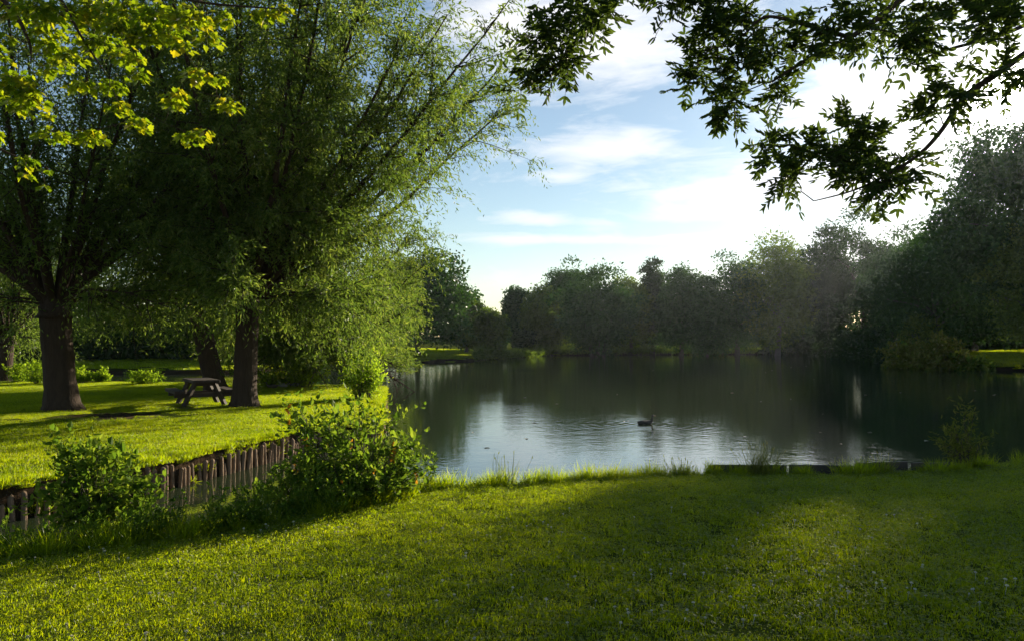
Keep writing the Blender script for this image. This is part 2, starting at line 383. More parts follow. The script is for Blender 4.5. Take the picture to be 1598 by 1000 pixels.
# ------------------------------------------------------------------ trees
def trunk_tube(mb, base, top, r0, r1, seed, flare=.55, sides=18, n=14, bend=0.0):
    q = np.random.default_rng(seed); t = np.linspace(0, 1, n); P = np.asarray(base)[None]+(np.asarray(top)-np.asarray(base))[None]*t[:, None]
    P = P+np.stack([np.sin(t*2.6)*bend, np.sin(t*4+1)*bend*.4, 0*t], -1)
    r = (r0+(r1-r0)*t)*(1+flare*np.exp(-t*11))
    tube(mb, P, r, sides, ridge=.13, seed=seed)
def willow(label, px, py, th, r0, lean, nst, length, seed, spread=62, mat='willow', low=10, lowr=4.5, nleaf=18, tw=1.0, bias=(0, 0), bark='bark', cut=None, zmin=1.6, clear=0.0):
    q = np.random.default_rng(seed)
    b = at(px, py, -.3); b[2] = hz(b[0], b[1])-.08
    root = tag(empty('willow_tree', b), label, 'tree', 'pollard willows on the left lawn')
    tb = MB(); head = np.array([lean[0], lean[1], th])
    trunk_tube(tb, (0, 0, 0), head, r0, r0*1.0, seed)
    trunk_tube(tb, head-np.array([0, 0, .35]), head+np.array([0, 0, .45]), r0*1.02, r0*.8, seed+1, 0.25, 14, 6)
    TP = []; TD = []
    def spawn(P, dirs, n, outb):
        k = q.integers(1, len(P), n); p = P[k]+q.normal(0, .05, (n, 3)); d = norm(dirs[k]*.6+rdir(n, q)*.9+np.array([0, 0, .1])+outb*.25)
        TP.append(p); TD.append(d)
    for s in range(nst+low):
        lo = s >= nst
        az = s*2.399+q.uniform(-.3, .3)
        if not lo:
            th0 = R(spread)*math.sqrt((s+.6)/nst)*q.uniform(.85, 1.1); L = length*q.uniform(.75, 1.08)*(1-.15*(th0/R(70))); a = .012*q.uniform(.3, 1.6)+.010*(th0 > R(42))
        else:
            th0 = R(q.uniform(58, 82)); L = lowr*q.uniform(.7, 1.2); a = -q.uniform(.05, .10)
        d = norm(np.array([math.sin(th0)*math.cos(az)+bias[0]*math.sin(th0), math.sin(th0)*math.sin(az)+bias[1]*math.sin(th0), math.cos(th0)]))
        if cut and d[0]*cut[0]+d[1]*cut[1] > cut[2]: L *= cut[3]
        n = 12; t = np.linspace(0, 1, n)[:, None]*L
        P = head+np.array([d[0], d[1], .3])*r0*.6+d*t; P[:, 2] += (a*t*t)[:, 0]
        P[1:] += np.cumsum(q.normal(0, .035, (n-1, 3)), 0)
        rr = np.linspace(.10 if not lo else .05, .012, n)*q.uniform(.7, 1.25)
        tube(tb, P, rr, 6, cap=False)
        T = norm(np.gradient(P, axis=0)); outb = np.array([d[0], d[1], 0])
        spawn(P[2:], T[2:], int(L*6*tw), outb)
        ns = int(L*3.4*tw)+3
        for kk in range(ns):
            i0 = q.integers(2, n-1); sd = norm(T[i0]*q.uniform(.5, 1.0)+rdir(1, q)[0]*.8+np.array([0, 0, .15 if not lo else -.1])); Ls = q.uniform(.8, 2.7)*(1.1-.5*i0/n)
            m_ = 6; tt = np.linspace(0, 1, m_)[:, None]*Ls; Q = P[i0]+sd*tt; Q[:, 2] -= (.06*tt*tt)[:, 0]; Q[1:] += np.cumsum(q.normal(0, .03, (m_-1, 3)), 0)
            tube(tb, Q, np.linspace(.018, .004, m_), 4, cap=False)
            spawn(Q, norm(np.gradient(Q, axis=0)), int(Ls*7.5*tw)+2, outb)
    tb.build('trunk', M[bark], root, smooth=True)
    P = np.concatenate(TP); D = np.concatenate(TD)
    Ls = q.uniform(.35, .95, len(P)); pos, tan = strands(P, D, Ls, .55, nleaf//2, q)
    keep = pos[:, 2] > zmin+clear*np.clip(.8-pos[:, 0], 0, 1)+.5*np.sin(pos[:, 0]*1.7+seed)*np.sin(pos[:, 1]*1.3); pos = pos[keep]; tan = tan[keep]
    n = len(pos); pos += q.normal(0, .02, (n, 3))
    dd = norm(tan*.7+rdir(n, q)*.75+np.array([0, 0, -.35])); cb = MB()
    scatter(cb, T_RHOMB, pos, dd, rdir(n, q), q.uniform(.10, .185, n), q.uniform(.032, .052, n))
    cb.build('crown', M[mat], root)
    return root, n
cnt = []
cnt.append(willow('pollard willow with one straight dark trunk standing right of the picnic table', 381, 634, 3.1, .30, (.1, 0), 32, 11.0, 101, 55, low=8, lowr=4.2, bias=(.25, .04), tw=1.15, nleaf=20, zmin=1.35, clear=.9)[1])
cnt.append(willow('thick pollard willow with a flared trunk on the left lawn, long shadow at its foot', 97, 640, 2.9, .36, (-.25, 0), 24, 9.0, 102, 58, 'willow_lifted', low=6, lowr=3.4, tw=1.0, nleaf=12, zmin=2.0)[1])
cnt.append(willow('willow whose leaning trunk rises behind the picnic table', 338, 612, 3.2, .36, (-.85, .3), 20, 9.0, 103, 58, 'willow_lifted', low=6, lowr=3.8, nleaf=12, zmin=1.9)[1])
cnt.append(willow('low drooping willow at the water corner, its trunk hidden by a bright shrub', 468, 598, 2.6, .3, (.1, 0), 20, 6.9, 104, 74, low=14, lowr=5.8, tw=1.0, bias=(.44, .1), zmin=2.25, nleaf=28)[1])
cnt.append(willow('willow with a reddish trunk cut by the left edge of the picture', 4, 594, 3.4, .36, (.1, 0), 16, 8.5, 105, 60, 'willow_lifted', low=4, lowr=3.0, nleaf=12, zmin=2.0)[1])
print('willow leaves', cnt, flush=True)

def broad_tree(name, label, cat, x, y, h, r, kind='round', mat='far_a', seed=0, nl=6000, ls=.34, group=None, cb0=.16, bark='bark_grey', trunks=1, gaps=None, zfloor=.25, taper=.30):
    q = np.random.default_rng(seed+900); z0 = hz(x, y)-.1
    root = tag(empty(name, (x, y, z0)), label, cat, group)
    tb = MB(); th = h*(.5 if kind != 'conifer' else .97)
    for k in range(trunks):
        off = np.array([(k-(trunks-1)/2)*.5, q.uniform(-.2, .2), 0]); top = np.array([off[0]*4+q.normal(0, .2), q.normal(0, .3), th])
        trunk_tube(tb, off, top, h*.022+.05, h*.008 if kind != 'conifer' else .03, seed+k, .4, 10, 9, .1)
    for k in range(7 if kind != 'conifer' else 0):
        a = k*2.4; s = np.array([0, 0, th*q.uniform(.4, .95)])
        tube(tb, curve(s, s+np.array([math.cos(a)*r*.7, math.sin(a)*r*.7, h*q.uniform(.12, .3)]), h*.03, 6, .08, q), np.linspace(h*.009, .03, 6), 5, cap=False)
    tb.build('trunk', M[bark], root, smooth=True)
    P = []; N = []
    if kind == 'conifer':
        u = q.uniform(0, 1, nl)**.8; zz = h*(.12+.88*u); rr = r*(1-u)**.8*(.75+.35*np.abs(np.sin(zz*2.2)))*np.sqrt(q.uniform(.25, 1, nl))+.12; a = q.uniform(0, 2*PI, nl); rr *= 1+.45*np.sin(a*3+zz*1.3)*np.sin(zz*2.9+a)
        P = np.stack([rr*np.cos(a), rr*np.sin(a), zz-rr*.25], -1); N = norm(np.stack([np.cos(a), np.sin(a), np.full(nl, .2)], -1))
    else:
        nc = {'round': 70, 'airy': 46, 'tall': 50, 'column': 50, 'droop': 70}[kind]
        zc = h*(cb0+(1-cb0)*.5); az = h*(1-cb0)*.5
        d = rdir(nc, q); rad = q.uniform(.45, .92, nc) if kind != 'airy' else q.uniform(.3, .95, nc)
        C = d*rad[:, None]*np.array([r, r, az*1.08])
        C[:, :2] *= (1-taper*np.clip(C[:, 2:3]/az, -.1, 1)) if kind != 'column' else 1
        C[:, 2] += zc
        cr = math.sqrt(r*az)*q.uniform(.24, .46, nc)*(1 if kind != 'airy' else .8)*(1 if kind != 'droop' else .8)
        w = cr**2; ci = q.choice(nc, nl, p=w/w.sum())
        dd = rdir(nl, q); dd[:, 2] = np.where(dd[:, 2] < -.3, -dd[:, 2]*.6, dd[:, 2])
        P = C[ci]+dd*(cr[ci]*np.clip(q.normal(.84, .17, nl), .15, 1.3))[:, None]*np.array([1, 1, .78]); N = dd
        if kind != 'airy':
            f = q.uniform(0, 1, nl) < .32; k2 = int(f.sum()); P[f] = rdir(k2, q)*(q.uniform(0, 1, k2)**.45*.86)[:, None]*np.array([r, r, az])+np.array([0, 0, zc])
        if kind == 'droop': P[:, 2] -= q.exponential(.7, nl)*(P[:, 2] < zc)
        P[:, 2] = np.where(P[:, 2] < zfloor, zfloor+np.abs(P[:, 2]-zfloor)*.5+q.uniform(0, .5, nl), P[:, 2])
    for gp, gr in (gaps or []):   # leaves cut away along the sun's line so patches of sun reach the lawn
        v = P+np.array([x, y, z0])-np.array(gp); v = v-(v@SUN)[:, None]*SUN; k2 = (np.linalg.norm(v*np.array([.8, .8, 1.3]), axis=1) > gr*q.uniform(.7, 1.3, len(v))) | (q.uniform(0, 1, len(v)) < .2); P = P[k2]; N = N[k2]
    n = len(P); D = norm(rdir(n, q)+np.array([0, 0, -.25])); sd = norm(np.cross(N+rdir(n, q)*.7, D)); cb = MB()
    scatter(cb, T_RHOMB, P, D, sd, ls*q.uniform(.7, 1.5, n), ls*q.uniform(.4, .8, n))
    cb.build('crown', M[mat], root)
    return root
FAR = 'trees along the far shore'
# px, top py, half width px, depth, kind, material, label
far_trees = [
 (764, 488, 26, 92, 'round', 'far_b', 'small round light green tree in the gap under the open sky'),
 (652, 395, 84, 86, 'round', 'far_a', 'broad dark tree on the lit far bank with a stout single trunk'),
 (728, 462, 34, 102, 'round', 'far_b', 'rounded tree half hidden behind the broad dark tree on the lit far bank'),
 (806, 460, 24, 118, 'column', 'far_a', 'slim dark tree, first of the far row right of the sky gap'),
 (848, 455, 36, 114, 'round', 'far_b', 'light green tree between the slim dark tree and the tall domed one'),
 (888, 413, 42, 122, 'round', 'far_a', 'tall domed tree, highest in the left part of the far row'),
 (932, 422, 62, 106, 'round', 'far_a', 'broad spreading tree on pale forked trunks at the water edge'),
 (985, 437, 34, 116, 'round', 'far_b', 'yellow-green tree beside the dark conifer'),
 (1018, 412, 19, 117, 'column', 'far_c', 'narrow dark conifer with a tufted top'),
 (1062, 420, 40, 112, 'round', 'far_a', 'medium tree just right of the dark conifer'),
 (1104, 440, 34, 109, 'round', 'far_a', 'lower tree filling the dip in the far row'),
 (1150, 398, 48, 113, 'round', 'far_a', 'tall tree on the left half of the high double crown'),
 (1212, 382, 54, 110, 'round', 'far_b', 'tall sunlit-topped tree on the right half of the high double crown'),
 (1250, 410, 40, 120, 'round', 'far_a', 'dark tree sunk behind the high double crown'),
 (1292, 338, 34, 108, 'column', 'far_c', 'pointed dark tree left of the airy one'),
 (1345, 318, 52, 104, 'airy', 'far_c', 'tall airy dark tree with sky showing through its top'),
 (1392, 376, 54, 98, 'round', 'far_a', 'dense dark tree right of the airy one'),
 (1440, 352, 62, 90, 'round', 'far_a', 'dark wide tree tucked behind the huge tree on the right'),
]
for k, (px, ty, hw, Y, kind, mat, lab) in enumerate(far_trees):
    top = atY(px, ty-6, Y); h = top[2]-hz(top[0], Y)
    broad_tree('pine_tree' if 'conifer with' in lab else 'broadleaf_tree', lab, 'tree', top[0], Y, h, hw*Y/FPX*1.15, kind, mat, k, 15000 if kind != 'airy' else 11000, .40, FAR, .03, trunks=3 if 'forked' in lab else 1)
qg = np.random.default_rng(55); SUN_GAPS = []  # lawn spots to be sunlit through holes carved in the crowns
for cx, cy, sx_, sy_, n_ in [(1360, 828, 100, 18, 9), (1490, 775, 60, 8, 3), (1220, 905, 80, 16, 2), (1310, 800, 60, 10, 3)]:
    SUN_GAPS += [(at(cx+qg.normal(0, sx_*.6), cy+qg.normal(0, sy_*.7), -.15), qg.uniform(.11, .24)) for _ in range(n_)]
# the huge tree on the right and its neighbours
broad_tree('broadleaf_tree', 'huge spreading tree at the right edge, its branches hanging to the shore', 'tree', 42.8, 63, 18.8, 10.0, 'round', 'far_a', 61, 64000, .36, None, .10, zfloor=2.3, taper=.17, gaps=SUN_GAPS)
broad_tree('broadleaf_tree', 'yellowish drooping tree in front of the huge tree at the right edge', 'tree', 38.5, 58, 10.8, 4.0, 'droop', 'far_b', 62, 13000, .26, None, .14, zfloor=2.0)
broad_tree('broadleaf_tree', 'dark tree behind the shrubs on the right shore', 'tree', 41, 76, 13, 7.0, 'round', 'far_a', 63, 14000, .32, None, .05)
broad_tree('broadleaf_tree', 'large tree mostly outside the right edge of the picture', 'tree', 55, 62, 19, 9, 'round', 'far_a', 64, 22000, .36, None, .08, zfloor=1.8, gaps=SUN_GAPS)
broad_tree('broadleaf_tree', 'small pale green tree among the shrubs on the right shore', 'tree', *atY(1442, 520, 74)[:2], 4.4, 2.4, 'round', 'far_b', 65, 2500, .2, None, .1)
for k, (px, Y, h, r, lab) in enumerate([(1520, 100, 13, 6.5, 'dark tree far behind the huge tree, nearest to the shrubs of the right shore'), (1610, 92, 13, 7, 'dark tree far behind the huge tree at the right edge of the lit lawn'), (1720, 88, 14, 7.5, 'dark tree behind the lit lawn just outside the right edge'), (1850, 80, 15, 8, 'dark tree outside the right edge beyond the large one')]):
    broad_tree('broadleaf_tree', lab, 'tree', (px-799)/FPX*Y, Y, h, r, 'round', 'far_a', 90+k, 14000, .4, None, .02)
q = np.random.default_rng(41); n = 26000; u = q.uniform(1180, 2300, n); Yh = np.interp(u, [1180, 1500, 1700, 2300], [118, 108, 96, 70])+q.uniform(0, 5, n); x = (u-799)/FPX*Yh; z = height(x, Yh)
mb = MB(); scatter(mb, T_RHOMB, np.stack([x, Yh, z+(2.6+1.2*vnoise(x, Yh, 7, 4))*q.uniform(0, 1, n)], -1), rdir(n, q), rdir(n, q), q.uniform(.35, .8, n), q.uniform(.2, .5, n))
tag(mb.build('hedge_undergrowth', M['far_c']), kind='stuff')
# wood behind the left lawn
LW = 'dark trees beyond the water on the left'
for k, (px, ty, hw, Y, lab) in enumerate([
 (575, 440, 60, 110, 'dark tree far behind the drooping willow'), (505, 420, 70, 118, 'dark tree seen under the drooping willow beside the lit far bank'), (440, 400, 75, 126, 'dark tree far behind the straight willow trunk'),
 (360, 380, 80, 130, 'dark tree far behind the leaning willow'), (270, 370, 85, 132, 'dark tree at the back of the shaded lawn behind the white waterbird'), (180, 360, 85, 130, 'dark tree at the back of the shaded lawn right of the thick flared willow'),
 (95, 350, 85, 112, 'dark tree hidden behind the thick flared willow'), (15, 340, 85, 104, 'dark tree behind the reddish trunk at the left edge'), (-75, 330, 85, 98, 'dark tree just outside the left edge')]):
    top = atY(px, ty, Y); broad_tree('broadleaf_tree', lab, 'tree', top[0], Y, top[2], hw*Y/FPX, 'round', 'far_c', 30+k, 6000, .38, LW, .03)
# distant wood mass closing the horizon
q = np.random.default_rng(77); mb = MB(); n = 48000
px_ = q.uniform(-1200, 2600, n); Yd = q.uniform(165, 190, n); X = (px_-799)/FPX*Yd
top = 6.2+1.8*np.sin(px_*.013)+1.5*np.sin(px_*.041+1)+np.where(np.abs(px_-770) < 70, -2.2, 0)+np.where((px_ > 1100) | (px_ < 560), 2.5, 0)
Z = .1+top*q.uniform(0, 1, n); P = np.stack([X, Yd, Z], -1)
scatter(mb, T_RHOMB, P, rdir(n, q), rdir(n, q), q.uniform(.6, 1.3, n), q.uniform(.4, .8, n))
tag(mb.build('distant_wood', M['far_a']), kind='stuff')
# undergrowth along the far bank
def far_edge(seed, n, i0, i1, inset, sd):
    q = np.random.default_rng(seed); pl = np.array(far); seg = np.linalg.norm(np.diff(pl, axis=0), axis=1); c = np.concatenate([[0], np.cumsum(seg)])
    s = q.uniform(c[i0], c[i1], n); x = np.interp(s, c, pl[:, 0]); y = np.interp(s, c, pl[:, 1])+np.abs(q.normal(0, sd, n))+inset
    return x, y, q
x, y, q = far_edge(5, 26000, 4, 10, .2, 2.5); z = height(x, y)
hb = .5+.7*np.clip(vnoise(x, y, 3.0, 8)+.4, 0, 1.4); Z = np.maximum(z, WATER)+hb*q.uniform(0, 1, len(x))
mb = MB(); scatter(mb, T_RHOMB, np.stack([x, y, Z], -1), norm(rdir(len(x), q)+np.array([0, 0, .9])), rdir(len(x), q), q.uniform(.25, .6, len(x)), q.uniform(.06, .2, len(x)))
tag(mb.build('shore_undergrowth', M['far_b']), kind='stuff')
x, y, q = far_edge(16, 30000, 3, 9, 7, 5); z = height(x, y)
hb = 2.2+2.2*np.clip(vnoise(x, y, 6.0, 9)+.3, 0, 1.3)
mb = MB(); scatter(mb, T_RHOMB, np.stack([x, y, z+hb*q.uniform(0, 1, len(x))], -1), norm(rdir(len(x), q)), rdir(len(x), q), q.uniform(.3, .6, len(x)), q.uniform(.2, .4, len(x)))
tag(mb.build('shrub_undergrowth', M['far_c']), kind='stuff')
x, y, q = far_edge(6, 34000, 12, 19, 9, 6); z = height(x, y)
mb = MB(); scatter(mb, T_RHOMB, np.stack([x, y, z+4.2*q.uniform(0, 1, len(x))**1.3*(.75+.5*vnoise(x, y, 9, 12))], -1), norm(rdir(len(x), q)+np.array([0, 0, .6])), rdir(len(x), q), q.uniform(.4, .9, len(x)), q.uniform(.2, .5, len(x)))
tag(mb.build('hedge_undergrowth', M['far_c']), kind='stuff')

# ------------------------------------------------------------------ shrubs
def shrub(name, label, base, w, h, ns, L, W, mat, seed, cat='shrub', group=None, extra=None, up=.9, nl=22, tpl=T_LEAF, droop=.25, depth=None, side=5):
    q = np.random.default_rng(seed); base = np.asarray(base, float)
    root = tag(empty(name, base), label, cat, group); sb = MB(); TP = []; TD = []; tips = []
    dep = depth or w
    for s in range(ns):
        a = q.uniform(0, 2*PI); rr = math.sqrt(q.uniform(0, 1)); e = np.array([math.cos(a)*rr*w*.5, math.sin(a)*rr*dep*.5, h*(1-.55*rr*rr)*q.uniform(.6, 1.05)])
        b0 = np.array([e[0]*.35, e[1]*.35, -.05]); P = curve(b0, e, .08*h, 8, .012*h, q); tube(sb, P, np.linspace(.009, .003, 8)*max(1, h), 5, cap=False)
        T = norm(np.gradient(P, axis=0)); tips.append(P[-1])
        k = q.integers(1, 8, side); TP.append(P[k]); TD.append(norm(T[k]*.4+rdir(side, q)+np.array([e[0], e[1], 0])*.5/w+np.array([0, 0, .25])))
        TP.append(P[-2:-1]); TD.append(T[-1:])
        TP.append(P[2:3]); TD.append(norm(P[-1:]-P[2:3]))
    for s in range(ns//8):   # a few long shoots stand out of the outline
        a = q.uniform(0, 2*PI); e = np.array([math.cos(a)*w*q.uniform(.1, .6), math.sin(a)*dep*.3, h*q.uniform(.8, 1.08)]); P = curve(e*.5, e, .03*h, 8, .012*h, q); tube(sb, P, .004, 4, cap=False)
        T = norm(np.gradient(P, axis=0)); tips.append(P[-1]); TP += [P[3:]]; TD += [norm(T[3:]+rdir(5, q)*.6)]
    sb.build('stem', M['twig'], root, smooth=True)
    P = np.concatenate(TP); D = np.concatenate(TD); Ls = q.uniform(.14, .34, len(P))*h
    pos, tan = strands(P, D, Ls, droop, nl, q); n = len(pos); pos += q.normal(0, .012*h, (n, 3))
    k = pos[:, 2] > .02; pos = pos[k]; tan = tan[k]; n = len(pos)
    dd = norm(tan*.5+rdir(n, q)*.8+np.array([0, 0, -.1])); sd = norm(np.cross(dd, np.array([0, 0, 1.0]))+rdir(n, q)*.45); cb = MB()
    f_ = q.uniform(.4, 1.45, n); scatter(cb, tpl, pos, dd, sd, L*f_, W*f_*q.uniform(.8, 1.2, n))
    cb.build('foliage', M[mat], root)
    if extra:
        tb = MB(); tt = np.array(tips)[q.choice(len(tips), min(extra, len(tips)), False)]; 
        for tp in tt:
            tb = MB(); tube(tb, np.array([tp-(0, 0, .06), tp, tp+(0, 0, .07)]), .003, 4); pp = tp+np.array([[0, 0, -.03], [0, 0, .01], [0, 0, .04], [0, 0, .065]]); scatter(tb, tpl, pp, norm(rdir(4, q)+np.array([0, 0, .4])), rdir(4, q), L*.8, W*.8); tb.build('young_shoot', M['bush_orange'], root)
    return root
def ground_at(px, py, z=-.3):
    p = at(px, py, z); 
    for _ in range(4): p = at(px, py, hz(p[0], p[1]))
    return p
def onland(px, py, z=-.3): p = at(px, py, z); p[2] = hz(p[0], p[1]); return p
b = at(152, 838, -.45); shrub('shrub', 'leafy shrub at the left on the near bank, in front of the stake-lined channel', b, 1.08, 1.0, 44, .074, .054, 'bush', 201, nl=8)
b = at(556, 792, -.45); shrub('shrub', 'large shrub with orange young shoots between the lawn and the open pond', b, 1.65, 1.24, 76, .074, .054, 'bush', 202, extra=14, nl=8)
b = at(470, 800, -.5); shrub('shrub', 'low dark sprawling bush at the left foot of the large orange-tipped shrub', b, 1.0, .62, 40, .06, .042, 'bush', 203, nl=9)
for k, (px, py, w, h, lab) in enumerate([(470, 603, 2.3, 1.25, 'bright green dense bush on the far edge of the left lawn'), (568, 622, 1.25, 1.55, 'upright bright bush on the water corner of the left lawn')]):
    shrub('shrub', lab, onland(px, py), w, h, 52, .10, .058, 'bush_bright', 210+k, nl=8, up=1)
for k, (px, py, w, h, lab) in enumerate([
 (30, 597, 1.1, .75, 'small sunlit bush beside the reddish trunk at the left edge'), (62, 599, 1.2, 1.0, 'taller sunlit bush just left of the thick flared willow'), (128, 598, 1.0, .65, 'sunlit bush just right of the thick flared willow'),
 (230, 600, 1.6, .55, 'low wide sunlit bush left of the picnic table'), (158, 597, .6, .55, 'thin reedy bush between two sunlit bushes on the back edge of the lawn'), (420, 604, 1.2, .8, 'dim bush under the hanging willow, left of the bright dense bush')]):
    shrub('shrub', lab, onland(px, py), w, h, 32, .09, .05, 'bush_bright', 220+k, nl=7)
# right shore shrubs; the first two take paler reed leaves for their backlit look
for k, (px, Y, w, h, mt, lab) in enumerate([(1425, 64, 4, 2.6, 'reed', 'pale shrub on the tip of the right shore'), (1468, 60.5, 4.2, 3.0, 'reed', 'grey-green wide shrub in the middle of the right shore'), (1512, 59.5, 3.2, 1.7, 'bush', 'low dark shrub at the right of the right shore'), (1375, 88, 4.5, 1.6, 'bush', 'small shrub where the right shore meets the dark far row')]):
    p = atY(px, 545, Y); p[2] = hz(p[0], p[1]); shrub('shrub', lab, p, w, h, 60, .3, .16, mt, 240+k, nl=14)
# tall weeds
b = at(1505, 728, -.35); shrub('tall_weed', 'tall sparse weed on the near bank at the right, pond glints behind it', b, .66, .95, 20, .075, .02, 'reed', 251, 'plant', nl=6)
def grass_clump(name, label, base, n, h, w, seed):
    q = np.random.default_rng(seed); mb = MB(); 
    P = np.stack([q.normal(0, w, n), q.normal(0, w*.6, n), np.full(n, -.03)], -1); D = np.stack([q.normal(0, .32, n), q.normal(0, .3, n), np.ones(n)], -1)
    scatter(mb, T_BLADE, P, D, rdir(n, q), h*q.uniform(.35, 1.05, n), .008*q.uniform(.6, 1.3, n))
    k = n//6; hd = P[:k]+norm(D[:k])*(h*q.uniform(.7, 1.1, k))[:, None]
    for a, b2 in zip(P[:k], hd): tube(mb, curve(a, b2, 0, 4), .0018, 3, cap=False)
    scatter(mb, T_RHOMB, hd, norm(D[:k]+q.normal(0, .2, (k, 3))), rdir(k, q), .07, .014)
    return tag(mb.build(name, M['reed'], loc=base), label, 'grass clump')
grass_clump('grass_clump', 'tall seeding grass clump on the near bank, right of centre against the bright water', onland(1185, 737), 220, .46, .10, 31)
grass_clump('grass_clump', 'small wispy grass clump on the near bank beside the large orange-tipped shrub', onland(790, 752), 60, .42, .10, 32)
grass_clump('grass_clump', 'thin grass clump standing over the edge boards on the right', onland(1378, 735), 70, .28, .07, 33)
grass_clump('grass_clump', 'short grass clump near the middle of the near bank', onland(1060, 738), 120, .24, .12, 34)
# weeds filling the near bank of the channel between the shrubs
q = np.random.default_rng(8)
wb = []
for k in range(4):
    mb = MB(); n = 26
    for s in range(7):
        a = q.uniform(0, 6.28); P = curve((0, 0, -.03), (math.cos(a)*q.uniform(.03, .16), math.sin(a)*q.uniform(.03, .16), q.uniform(.15, .42)), .04, 6, .008, q); tube(mb, P, .003, 3, cap=False)
        kk = q.integers(1, 6, 14); scatter(mb, T_LEAF, P[kk], norm(rdir(14, q)+np.array([0, 0, .3])), rdir(14, q), q.uniform(.03, .06, 14), q.uniform(.012, .022, 14))
    wb.append(proto('weed', mb, M['bush']))
pts = edge_pts(np.array(near), 1, 8, 55, -.13, 21, .2); pts[:, 2] = np.maximum(pts[:, 2], WATER-.05)
gn_scatter('bank_weeds', pts, wb, .9, 1.7, .25, 31)

# ------------------------------------------------------------------ overhanging trees
def link_tree(root, limbs, clusters, q, mat, leaf_fn, trunk=None, r0=.05, nearest_r=.004):
    tb = MB(); nodes = []; rad = []
    if trunk is not None: trunk(tb)
    for P, ra, rb in limbs:
        P = np.asarray(P, float); s = np.linspace(0, len(P)-1, len(P)*5); ii = np.arange(len(P)); Q = np.stack([np.interp(s, ii, P[:, c]) for c in range(3)], -1)
        ker = np.array([.25, .5, .25])
        for _ in range(9): Q[1:-1] = .25*Q[:-2]+.5*Q[1:-1]+.25*Q[2:]
        tube(tb, Q, np.linspace(ra, rb, len(Q)), 8); nodes += list(Q); rad += list(np.linspace(ra, rb, len(Q)))
    cb = MB()
    for c, cr, nlf in clusters:
        N = np.array(nodes); d = np.linalg.norm(N-c, axis=1)+(c[2] > N[:, 2])*0; k = int(np.argmin(d))
        P = curve(N[k], c, .04*d[k], 6, .01, q); r = min(rad[k]*.6, .004+.006*d[k]); tube(tb, P, np.linspace(max(r, .0035), .0028, 6), 5)
        nodes += list(P[1:]); rad += [max(r*.7, .003)]*5
        leaf_fn(cb, tb, P, c, cr, nlf, q)
    tb.build('trunk', M['bark'], root, smooth=True); cb.build('crown', M[mat], root)
def pinnate(cb, tb, P, c, cr, nlf, q):
    ax = norm(P[-1]-P[0])
    for k in range(nlf):
        o = c+q.normal(0, cr*.34, 3); d = norm(rdir(1, q)[0]+ax*.35+np.array([0, 0, .05])); L = q.uniform(.10, .19); npair = q.integers(4, 7)
        u = np.linspace(.22, 1, npair*1); side = norm(np.cross(d, np.array([0, 0, 1.0])+q.normal(0, .35, 3)))
        rp = o+d*(u*L)[:, None]; rp[:, 2] -= (1.3*(u*L)**2)
        tube(tb, np.concatenate([o[None], rp]), .0014, 3, cap=False)
        for sg in (-1, 1):
            dd = norm(side*sg*.85+d*.5+np.array([0, 0, -.28])+q.normal(0, .14, (npair, 3))); scatter(cb, T_LEAF, rp, dd, np.broadcast_to(d, dd.shape)+q.normal(0, .2, dd.shape), q.uniform(.044, .068, npair), q.uniform(.016, .024, npair))
        scatter(cb, T_LEAF, rp[-1:], norm(d+np.array([0, 0, -.4]))[None], side[None], .06, .021)
q = np.random.default_rng(71)
YA = 4.6
A = lambda px, py, dy=0: atY(px, py, YA+dy)
ash = tag(empty('ash_tree', (7.6, 6.4, hz(7.6, 6.4)-.1)), 'ash tree reaching in from the right, dark feathery leaves hanging across the sky', 'tree')
o = np.array(ash.location)
limbs = []
fork = np.array([7.3, 6.2, 3.0])
def L_(pts, ra, rb): limbs.append(([np.asarray(p)-o for p in pts], ra, rb))
L_([fork, A(1760, -10, .8), A(1598, 82, .2), A(1560, 115), A(1500, 150), A(1478, 195), A(1440, 240), A(1405, 262), A(1340, 298), A(1270, 314)], .028, .003)
L_([fork, fork+(-.6, .2, 1.0), A(1700, -160, .6), A(1480, -60, .3), A(1392, 12, 0), A(1330, 60, 0), A(1250, 98, 0), A(1205, 128, -.1)], .036, .006)
L_([A(1480, -60, .3), A(1250, -110, 0), A(1080, -90, 0), A(960, -12, 0), A(912, 40, .1), A(888, 85, .1), A(850, 120, .1), A(812, 142, .1)], .03, .004)
L_([A(1330, 60), A(1240, 35), A(1190, 20), A(1160, 60), A(1120, 75)], .014, .004)
L_([fork, A(1760, -60, 1.2), A(1640, 20, .9), A(1560, 60, .6), A(1480, 75, .4), A(1410, 105, .3)], .024, .005)
L_([fork, fork+(.3, .2, 1.6), fork+(.1, .8, 3.2)], .12, .04)
cl = []
for px, py, r in [(940, 12, 25), (905, 28, 40), (870, 58, 42), (882, 95, 32), (846, 72, 25), (858, 115, 28), (815, 140, 30), (940, 30, 22),
 (1040, 6, 28), (1105, 12, 32), (1095, 88, 42), (1130, 62, 46), (1170, 95, 46), (1080, 128, 26), (1130, 145, 36), (1140, 172, 22), (1200, 70, 50), (1270, 82, 46), (1212, 148, 22), (1160, 30, 34),
 (1320, 48, 55), (1380, 30, 60), (1420, 70, 52), (1460, 38, 55), (1520, 20, 62), (1572, 50, 55), (1560, 8, 50), 
 (1470, 140, 26), (1492, 160, 24), (1452, 185, 24), (1593, 125, 26), (1562, 125, 20),
 (1210, 238, 36), (1242, 263, 36), (1276, 245, 25), (1330, 200, 30), (1346, 222, 26), (1326, 250, 32), (1310, 265, 26), (1350, 265, 38), (1388, 288, 32), (1362, 296, 26), (1420, 270, 22), (1230, 285, 26), (1408, 255, 18)]:
    dy = float(q.normal(0, .22)); cl.append((A(px, py-9, dy)-o, r*YA/FPX, max(5, int(r*.66))))
